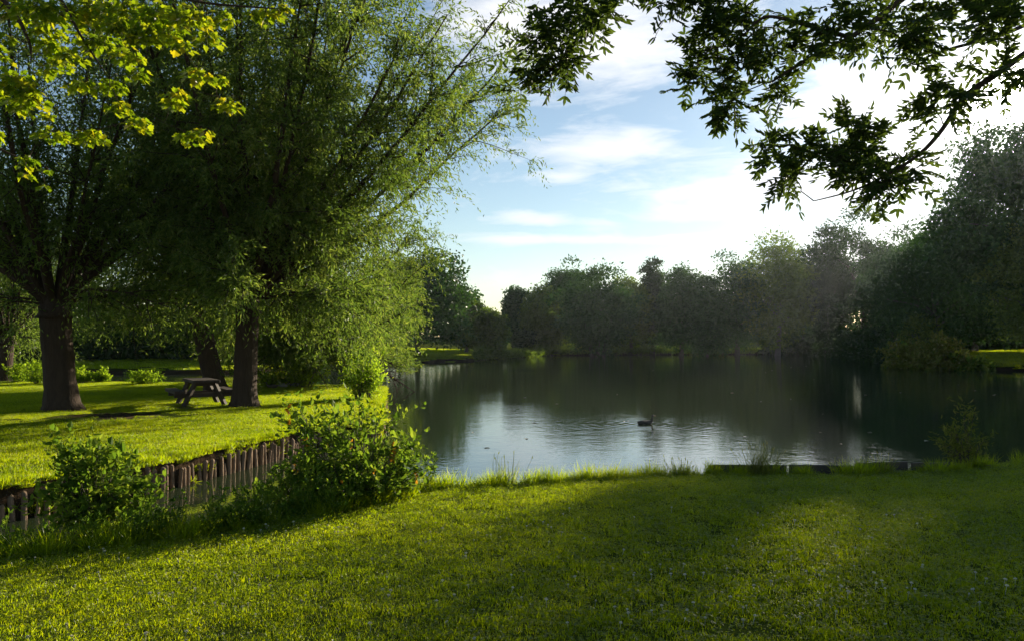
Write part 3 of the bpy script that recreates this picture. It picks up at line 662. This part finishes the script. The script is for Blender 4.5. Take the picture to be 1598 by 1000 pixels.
for k in range(70):   # the part of the crown above the picture
    p = np.array([q.uniform(-1, 9), q.uniform(4.2, 9), q.uniform(4.6, 7.5)])
    if (p[2]-CAMZ)/p[1] > .47 or p[0]/p[1] > .72: cl.append((p-o, .22, 10))
cl.sort(key=lambda c: np.linalg.norm(c[0]))
link_tree(ash, limbs, cl, q, 'ash', pinnate, lambda tb: (trunk_tube(tb, (0, 0, 0), fork-o+(.02, .02, .3), .2, .13, 5)))

def palmate(cb, tb, P, c, cr, nlf, q):
    n = nlf; off = rdir(n, q)*np.array([1, 1, .42])*(cr*np.sqrt(q.uniform(.05, 1, n)))[:, None]; pos = c+off
    pos[:, 2] -= (off[:, 0]**2+off[:, 1]**2)/(cr*2.4)
    d = norm(off*np.array([1, 1, 0])/cr+np.array([0, 0, -.75])+rdir(n, q)*.45); sd = norm(np.cross(d, np.array([0, 0, 1.0]))+rdir(n, q)*.4)
    scatter(cb, T_MAPLE, pos, d, sd, q.uniform(.045, .09, n), q.uniform(.045, .085, n))
    for k in range(0, n, 3): tube(tb, np.stack([c+off[k]*.15, pos[k]]), .0016, 3, cap=False)
q = np.random.default_rng(72); YM = 7.6
Bm = lambda px, py, dy=0: atY(px, py, YM+dy)
mp_ = tag(empty('maple_tree', (-9.2, 7.4, -.1)), 'maple leaning in at the top left, its yellow-green leaf sprays lit from behind', 'tree'); o = np.array(mp_.location); limbs = []
fork = np.array([-9.0, 7.4, 3.4])
L_([fork, Bm(-300, -100, .2), Bm(-60, -60), Bm(20, 10), Bm(50, 70), Bm(48, 100)], .05, .005)
L_([fork, fork+(.6, 0, 1.4), Bm(-100, -180), Bm(90, -20), Bm(120, 50), Bm(165, 115)], .045, .005)
L_([fork+(.6, 0, 1.4), Bm(0, -190, .3), Bm(170, -40, .2), Bm(290, 5, .1), Bm(400, 12, .1), Bm(445, 15, .1)], .03, .004)
L_([fork, Bm(-200, 120), Bm(-60, 200), Bm(20, 245), Bm(72, 262)], .03, .004)
L_([fork, fork+(.2, .2, 2.0), fork+(.5, -.2, 3.6)], .1, .03)
cl = []
for px, py, r in [(8, 57, 14), (70, 45, 30), (82, 70, 26), (20, 120, 36), (45, 150, 30), (35, 166, 20), (90, 95, 22), (70, 110, 15), (130, 130, 22), (150, 65, 32), (180, 40, 36), (200, 85, 26), (215, 115, 22), (175, 130, 26), (185, 165, 22), (215, 190, 18), (75, 180, 12), (80, 205, 26), (140, 210, 28), (110, 20, 42), (150, 12, 50), (200, 12, 50), (250, 20, 45), (290, 18, 35), (265, 55, 25), (285, 70, 18), (325, 55, 22), (350, 25, 22), (392, 20, 13), (355, 160, 24), (310, 115, 25), (338, 122, 15), (270, 160, 22), (275, 145, 20), (300, 212, 24), (320, 205, 13), (40, 250, 19), (40, 272, 9), (75, 265, 7), (70, 290, 7), (420, 20, 26), (442, 14, 16), (5, 90, 14), (25, 10, 42), (65, 8, 42), (230, 50, 30), (0, 150, 20), (110, 85, 20), (-40, 60, 40), (-60, 140, 40), (-30, 200, 30)]:
    cl.append((Bm(px, py, float(q.normal(0, .3)))-o, r*YM/FPX, max(5, int((r/10)**2*6.5+r*.4))))
for k in range(45):
    p = np.array([q.uniform(-9, -2), q.uniform(6, 9), q.uniform(5.6, 8)])
    if (p[2]-CAMZ)/p[1] > .47: cl.append((p-o, .3, 30))
cl.sort(key=lambda c: np.linalg.norm(c[0]))
link_tree(mp_, limbs, cl, q, 'maple', palmate, lambda tb: (trunk_tube(tb, (0, 0, 0), fork-o+(.02, .02, .3), .24, .13, 6)))

# ------------------------------------------------------------------ stakes and boards
def stake_mesh(k):
    q = np.random.default_rng(300+k); mb = MB(); r = q.uniform(.028, .045); h = q.uniform(.42, .54); P = np.array([[0, 0, -.5], [q.normal(0, .006), 0, 0], [q.normal(0, .012), q.normal(0, .01), h-.02], [q.normal(0, .014), q.normal(0, .01), h]])
    tube(mb, P, [r, r, r*.95, r*.8], 9, ridge=.08, seed=k); return mb.mesh('stake', M['post'], True)
stakes = [stake_mesh(k) for k in range(7)]
lp = LEFT[3:13]; seg = np.linalg.norm(np.diff(lp, axis=0), axis=1); cs = np.concatenate([[0], np.cumsum(seg)]); s = 0; k = 0; q = np.random.default_rng(9)
while s < cs[-1]:
    x = np.interp(s, cs, lp[:, 0]); y = np.interp(s, cs, lp[:, 1])
    ii = min(np.searchsorted(cs, s, 'right')-1, len(seg)-1); e = (lp[ii+1]-lp[ii])/seg[ii]; nr = np.array([e[1], -e[0]])
    pos = np.array([x, y])+nr*(.06+q.normal(0, .012))
    o = bpy.data.objects.new('wooden_stake', stakes[q.integers(0, 7)]); COL.objects.link(o)
    o.location = (float(pos[0]), float(pos[1]), -.90+float(q.normal(0, .035))); o.rotation_euler = (float(q.normal(0, .06)), float(q.normal(0, .06)), float(q.uniform(0, 6)))
    tag(o, 'weathered wooden stake in the stake row edging the left lawn above the water', 'stake', 'stakes edging the left lawn')
    s += q.uniform(.10, .17); k += 1
print('stakes', k)
def box(mb, x0, x1, y0, y1, z0, z1, bev=.006):
    import bmesh
    b = bmesh.new(); bmesh.ops.create_cube(b, size=1)
    for v in b.verts: v.co = ((v.co.x+.5)*(x1-x0)+x0, (v.co.y+.5)*(y1-y0)+y0, (v.co.z+.5)*(z1-z0)+z0)
    bmesh.ops.bevel(b, geom=list(b.edges), offset=bev, segments=1, affect='EDGES')
    b.verts.index_update(); V = [v.co[:] for v in b.verts]; fs = {}
    for f in b.faces: fs.setdefault(len(f.verts), []).append([v.index for v in f.verts])
    mb.add(V, [np.array(a) for a in fs.values()]); b.free()
for (a, b, lab) in [(1108, 1228, 'long dark edge board on the near bank right of the seeding grass clump'), (1233, 1331, 'dark edge board left of the first bright gap'), (1336, 1417, 'dark edge board between the two bright gaps, grass growing over it'), (1424, 1442, 'short stub of edge board between the second and third gaps'), (1450, 1482, 'edge board beside the tall sparse weed')]:
    pa = P2(a, 731 if a < 1300 else 728, -.27); pb = P2(b, 731 if b < 1300 else 727, -.27); L = np.linalg.norm(pb-pa); mb = MB(); box(mb, 0, L, -.02, .02, -.45, 0)
    o = mb.build('edge_board', M['board'], loc=(pa[0], pa[1]+.02, -.21)); o.rotation_euler = (R(2), float(R(rng.normal(0, .7))), math.atan2(pb[1]-pa[1], pb[0]-pa[0])); tag(o, lab, 'board', 'boards edging the near bank')

# ------------------------------------------------------------------ picnic table
p = onland(313, 632); tbl = tag(empty('picnic_table', (p[0], p[1], p[2]-.01)), 'dark wooden picnic table with attached benches in the shade of the willows', 'picnic table'); tbl.rotation_euler = (0, 0, R(-58))
Lh = .85
mb = MB()
for k in range(5): box(mb, -Lh, Lh, -.36+k*.147, -.36+k*.147+.140, .66, .74)
box(mb, -.62, -.55, -.34,   .34, .57, .66); box(mb, .55, .62, -.34, .34, .57, .66)
mb.build('tabletop', M['table'], tbl)
for s in (-1, 1):
    mb = MB(); 
    for k in range(2): y0 = s*.70-.14+k*.145; box(mb, -Lh, Lh, y0, y0+.14, .37, .455)
    mb.build('seat', M['table'], tbl)
for s in (-.5, .5):
    mb = MB(); box(mb, s-.035, s+.035, -.80, .80, .25, .368); mb.build('crossbeam', M['table'], tbl)
    for sg in (-1, 1):
        mb = MB(); P = np.array([[s+.09, sg*.56, 0], [s+.09, sg*.26, .655]]); tube(mb, P, .075, 4, cap=True); o = mb.build('leg', M['table'], tbl)

# ------------------------------------------------------------------ birds
def bird(name, label, loc, rz, k, mats, neck=1.0, sit=0, cat='duck', group=None):
    root = tag(empty(name, loc), label, cat, group); root.rotation_euler = (0, 0, rz); root.scale = (k, k, k)
    xs = np.array([-.25, -.21, -.14, -.05, .05, .12, .155, .17]); zz = np.array([.085, .075, .06, .05, .055, .075, .10, .12])-sit; rw = np.array([.012, .045, .075, .088, .082, .06, .045, .035])
    pth = np.stack([xs, 0*xs, zz], -1)
    nk = np.array([[.178, 0, .15-sit], [.182, 0, .15-sit+.04*neck], [.185, 0, .15-sit+.085*neck], [.195, 0, .15-sit+.11*neck], [.215, 0, .15-sit+.118*neck], [.235, 0, .15-sit+.112*neck]])
    P = np.concatenate([pth, nk]); r = np.concatenate([rw, [.026, .021, .024, .030, .027, .016]])
    mb = MB(); tube(mb, P, r, 12); f0 = mb.f; cut = (len(pth)+1)*12
    F = f0[0][0]; hd = F.min(1) >= cut-12*1
    mb.f = [(F[~hd], 0), (F[hd], 1)]+[(a, 0 if a.min() < 12 else 1) for a, _ in f0[1:]]
    mb.build('body', [M[mats[0]], M[mats[1]]], root, smooth=True)
    bl = MB(); e = P[-1]; tube(bl, np.array([e, e+(.03, 0, -.008), e+(.052, 0, -.012)]), [.012, .010, .006], 6); bl.build('bill', M['bill'], root, smooth=True)
    for s in (-1, 1):
        wg = MB(); tube(wg, np.array([[.08, s*.072, .075-sit], [.0, s*.083, .08-sit], [-.12, s*.066, .085-sit], [-.23, s*.02, .098-sit]]), [.012, .034, .028, .005], 8); wg.build('wing', M[mats[0]], root, smooth=True)
    return root
p = at(1008, 661, WATER); bird('duck', 'lone dark duck swimming to the right in the middle of the pond', (p[0], p[1], WATER), R(8), 1.0, ('duck', 'duck_head'), 1.0, .03)
p = onland(264, 562, -.1); bird('swan', 'white waterbird resting on the shaded lawn across the channel, left of the leaning willow', (p[0], p[1], p[2]+.02), R(175), 1.7, ('swan', 'duck_head'), 1.9, .02, 'swan')
for px, py, rz, mt, lab in [(444, 604, 20, 'duck_pale', 'pale grey duck resting on the back edge of the left lawn, middle of three'), (458, 603, 170, 'duck_pale', 'pale grey duck resting under the bright dense bush, right of three'), (424, 606, 200, 'duck', 'brown duck resting on the back edge of the left lawn, left of three')]:
    p = onland(px, py); bird('duck', lab, (p[0], p[1], p[2]+.03), R(rz), 1.0, (mt, 'duck_head'), .5, .0, 'duck', 'ducks resting on the left lawn')

# ------------------------------------------------------------------ clover flowers
q = np.random.default_rng(15); mb = MB(); tube(mb, np.array([[0, 0, 0], [.004, 0, .05]]), .0012, 4)
n = 46; dd = rdir(n, q); dd[:, 2] = np.abs(dd[:, 2]); scatter(mb, T_RHOMB, np.array([.004, 0, .052])+dd*.002, dd+np.array([0, 0, .25]), rdir(n, q), .0115, .006, 0)
cm = mb.mesh('clover_flower', M['flower'])
c = 0
while c < 230:
    if c % 6 == 0 or q.uniform() < .25: hx_, hy_ = q.uniform(0, 1598), q.uniform(770, 998)
    px = hx_+q.normal(0, 60); py = hy_+q.normal(0, 14); p = at(px, py, -.1)
    if not (0 < px < 1598 and 770 < py < 999): hx_, hy_ = q.uniform(0, 1598), q.uniform(770, 998); continue
    if q.uniform() > (p[1]/12)**.6+.15: continue
    if sdf(POND, p[:1], p[1:2])[0] < .25: continue
    p[2] = hz(p[0], p[1]); s = q.uniform(.7, 1.25)
    o = bpy.data.objects.new('clover_flower', cm); COL.objects.link(o); o.location = [float(v) for v in p]; o.scale = (s, s, q.uniform(.6, 1.1)); o.rotation_euler = (q.normal(0, .2), q.normal(0, .2), q.uniform(0, 6))
    tag(o, 'small white clover flower in the near lawn', 'flower', 'clover flowers in the near lawn'); c += 1

q = np.random.default_rng(16); mb = MB(); scatter(mb, T_LEAF, [(-.04, 0, .006)], [(1, 0, .05)], [(0, 1, 0)], .09, .05); fm = mb.mesh('floating_leaf', plain('pale_leaf', (.34, .32, .2), .6)); c = 0
while c < 34:
    p = at(q.uniform(700, 1560), q.uniform(570, 700), WATER)
    if sdf(POND, p[:1], p[1:2])[0] > -.6: continue
    o = bpy.data.objects.new('floating_leaf', fm); COL.objects.link(o); o.location = (float(p[0]), float(p[1]), WATER); k = q.uniform(.8, 1.9); o.scale = (k, k, 1); o.rotation_euler = (0, 0, q.uniform(0, 6))
    tag(o, 'pale fallen leaf floating on the open pond', 'leaf', 'leaves floating on the pond'); c += 1

# ------------------------------------------------------------------ sun, sky, haze, camera
sl = bpy.data.lights.new('sun', 'SUN'); sl.energy = 5.0; sl.angle = R(.55); sl.color = (1, .87, .66)
so = bpy.data.objects.new('sun', sl); COL.objects.link(so); so.rotation_euler = Vector(SUN).to_track_quat('Z', 'Y').to_euler()
W = bpy.data.worlds.new('World'); S.world = W; W.use_nodes = True; t = NT(W.node_tree)
sky = t.n('ShaderNodeTexSky', sky_type='NISHITA', sun_disc=False, sun_elevation=SUN_EL, sun_rotation=SUN_AZ, altitude=50, air_density=1.0, dust_density=0.1, ozone_density=1.3)
tc = t.n('ShaderNodeTexCoord'); d = tc.outputs['Generated']; sx = t.n('ShaderNodeSeparateXYZ', {0: d})
az = t.m('ARCTAN2', sx.outputs[0], sx.outputs[1]); el = t.m('ARCSINE', sx.outputs[2])
def pxang(px, py): r_ = ray(px, py); r_ = r_/np.linalg.norm(r_); return math.atan2(r_[0], r_[1]), math.asin(r_[2])
vec = t.n('ShaderNodeCombineXYZ', {0: t.m('MULTIPLY', az, 3.2), 1: t.m('ADD', t.m('MULTIPLY', el, 13), t.m('MULTIPLY', az, -1.4)), 2: 0.37})
nz = t.noise(vec, 1.7, 7, .6, .7)
vec2 = t.n('ShaderNodeCombineXYZ', {0: t.m('MULTIPLY', az, 9), 1: t.m('MULTIPLY', el, 34), 2: 1.9})
nz2 = t.noise(vec2, 1.6, 5, .6, .5)
blob = None
for (px, py, wx, wy, st) in [(1000, 150, 520, 230, .05), (940, 60, 200, 75, .75), (770, 20, 120, 60, .5), (950, 232, 110, 22, .7), (880, 278, 40, 10, .5), (1190, 292, 240, 36, .55), (1440, 200, 180, 110, .5), (1250, 165, 120, 30, .25), (800, 372, 110, 9, .7), (1120, 372, 260, 7, .6), (800, 338, 60, 12, .5), (860, 346, 40, 8, .4), (1040, 338, 60, 12, .5), (930, 350, 30, 7, .25), (1200, 348, 70, 10, .3), (1300, 395, 160, 22, .3), (1100, 420, 120, 14, .2)]:
    a0, e0 = pxang(px, py); sa = wx/FPX*math.cos(a0)**2; se = wy/FPX
    da = t.m('DIVIDE', t.m('SUBTRACT', az, a0), sa); de = t.m('DIVIDE', t.m('SUBTRACT', el, e0), se)
    gq = t.m('MULTIPLY', t.m('EXPONENT', t.m('MULTIPLY', t.m('ADD', t.m('MULTIPLY', da, da), t.m('MULTIPLY', de, de)), -.9)), st)
    blob = gq if blob is None else t.m('ADD', blob, gq)
dens = t.m('ADD', t.m('ADD', blob, t.m('MULTIPLY', t.m('SUBTRACT', nz, .55), 1.15)), t.m('MULTIPLY', t.m('SUBTRACT', nz2, .5), .9))
hi = t.m('SUBTRACT', 1.0, t.m('MULTIPLY', t.m('SUBTRACT', el, R(30)), 4.0, clamp=True), clamp=True)
dens = t.m('ADD', t.m('MULTIPLY', dens, hi), t.m('MULTIPLY', t.m('SUBTRACT', hi, 1.0), .2))
cl_ = t.ramp(dens, [(.12, (0, 0, 0)), (.45, (.55, .55, .55)), (.85, (1, 1, 1))])
dot = t.n('ShaderNodeVectorMath', {0: d, 1: tuple(SUN)}, operation='DOT_PRODUCT').outputs['Value']
dc = t.m('MAXIMUM', dot, 0.0)
glow = t.m('ADD', t.m('MULTIPLY', t.m('POWER', dc, 12.0), .05), t.m('ADD', t.m('MULTIPLY', t.m('POWER', dc, 110.0), .5), t.m('MULTIPLY', t.m('POWER', dc, 1800.0), 9)))
SKY = .066
skyc = t.mix(1.0, sky.outputs[0], (SKY, SKY, SKY, 1), 'MULTIPLY')
cb_ = t.m('ADD', .55, t.m('MULTIPLY', glow, 1.0))
ccol = t.n('ShaderNodeCombineColor', {0: cb_, 1: cb_, 2: t.m('MULTIPLY', cb_, 1.02)})
colr = t.mix(t.m('MULTIPLY', cl_, .92), skyc, ccol)
gcol = t.mix(1.0, t.n('ShaderNodeCombineColor', {0: glow, 1: glow, 2: glow}), (1, .95, .88, 1), 'MULTIPLY')
fin = t.mix(1.0, colr, gcol, 'ADD')
bg = t.n('ShaderNodeBackground', {'Color': fin, 'Strength': 1.0}); t.n('ShaderNodeOutputWorld', {'Surface': bg})

hm = bpy.data.materials.new('haze_air'); hm.use_nodes = True; t = NT(hm.node_tree)
vol = t.n('ShaderNodeVolumePrincipled', {'Color': (.80, .90, 1.0, 1), 'Density': .00011, 'Anisotropy': .7}); t.n('ShaderNodeOutputMaterial', {'Volume': vol})
mb = MB(); box(mb, -440, 440, -80, 445, -2.8, 27, .01); tag(mb.build('haze', hm), kind='stuff')

cd = bpy.data.cameras.new('camera'); cd.sensor_width = 36; cd.lens = FPX/1598*36; cd.clip_start = .05; cd.clip_end = 3000
co = bpy.data.objects.new('camera', cd); COL.objects.link(co); co.location = (0, 0, CAMZ); co.rotation_euler = (PI/2+PITCH, 0, 0); S.camera = co
S.view_settings.view_transform = 'Standard'; S.view_settings.look = 'None'; S.view_settings.exposure = 1.0; S.view_settings.gamma = 1
S.render.engine = 'CYCLES'; cy = S.cycles
cy.use_denoising = True; cy.max_bounces = 7; cy.diffuse_bounces = 3; cy.glossy_bounces = 3; cy.transmission_bounces = 4; cy.transparent_max_bounces = 8; cy.volume_bounces = 0
cy.sample_clamp_indirect = 4; cy.use_adaptive_sampling = True; cy.adaptive_threshold = .02
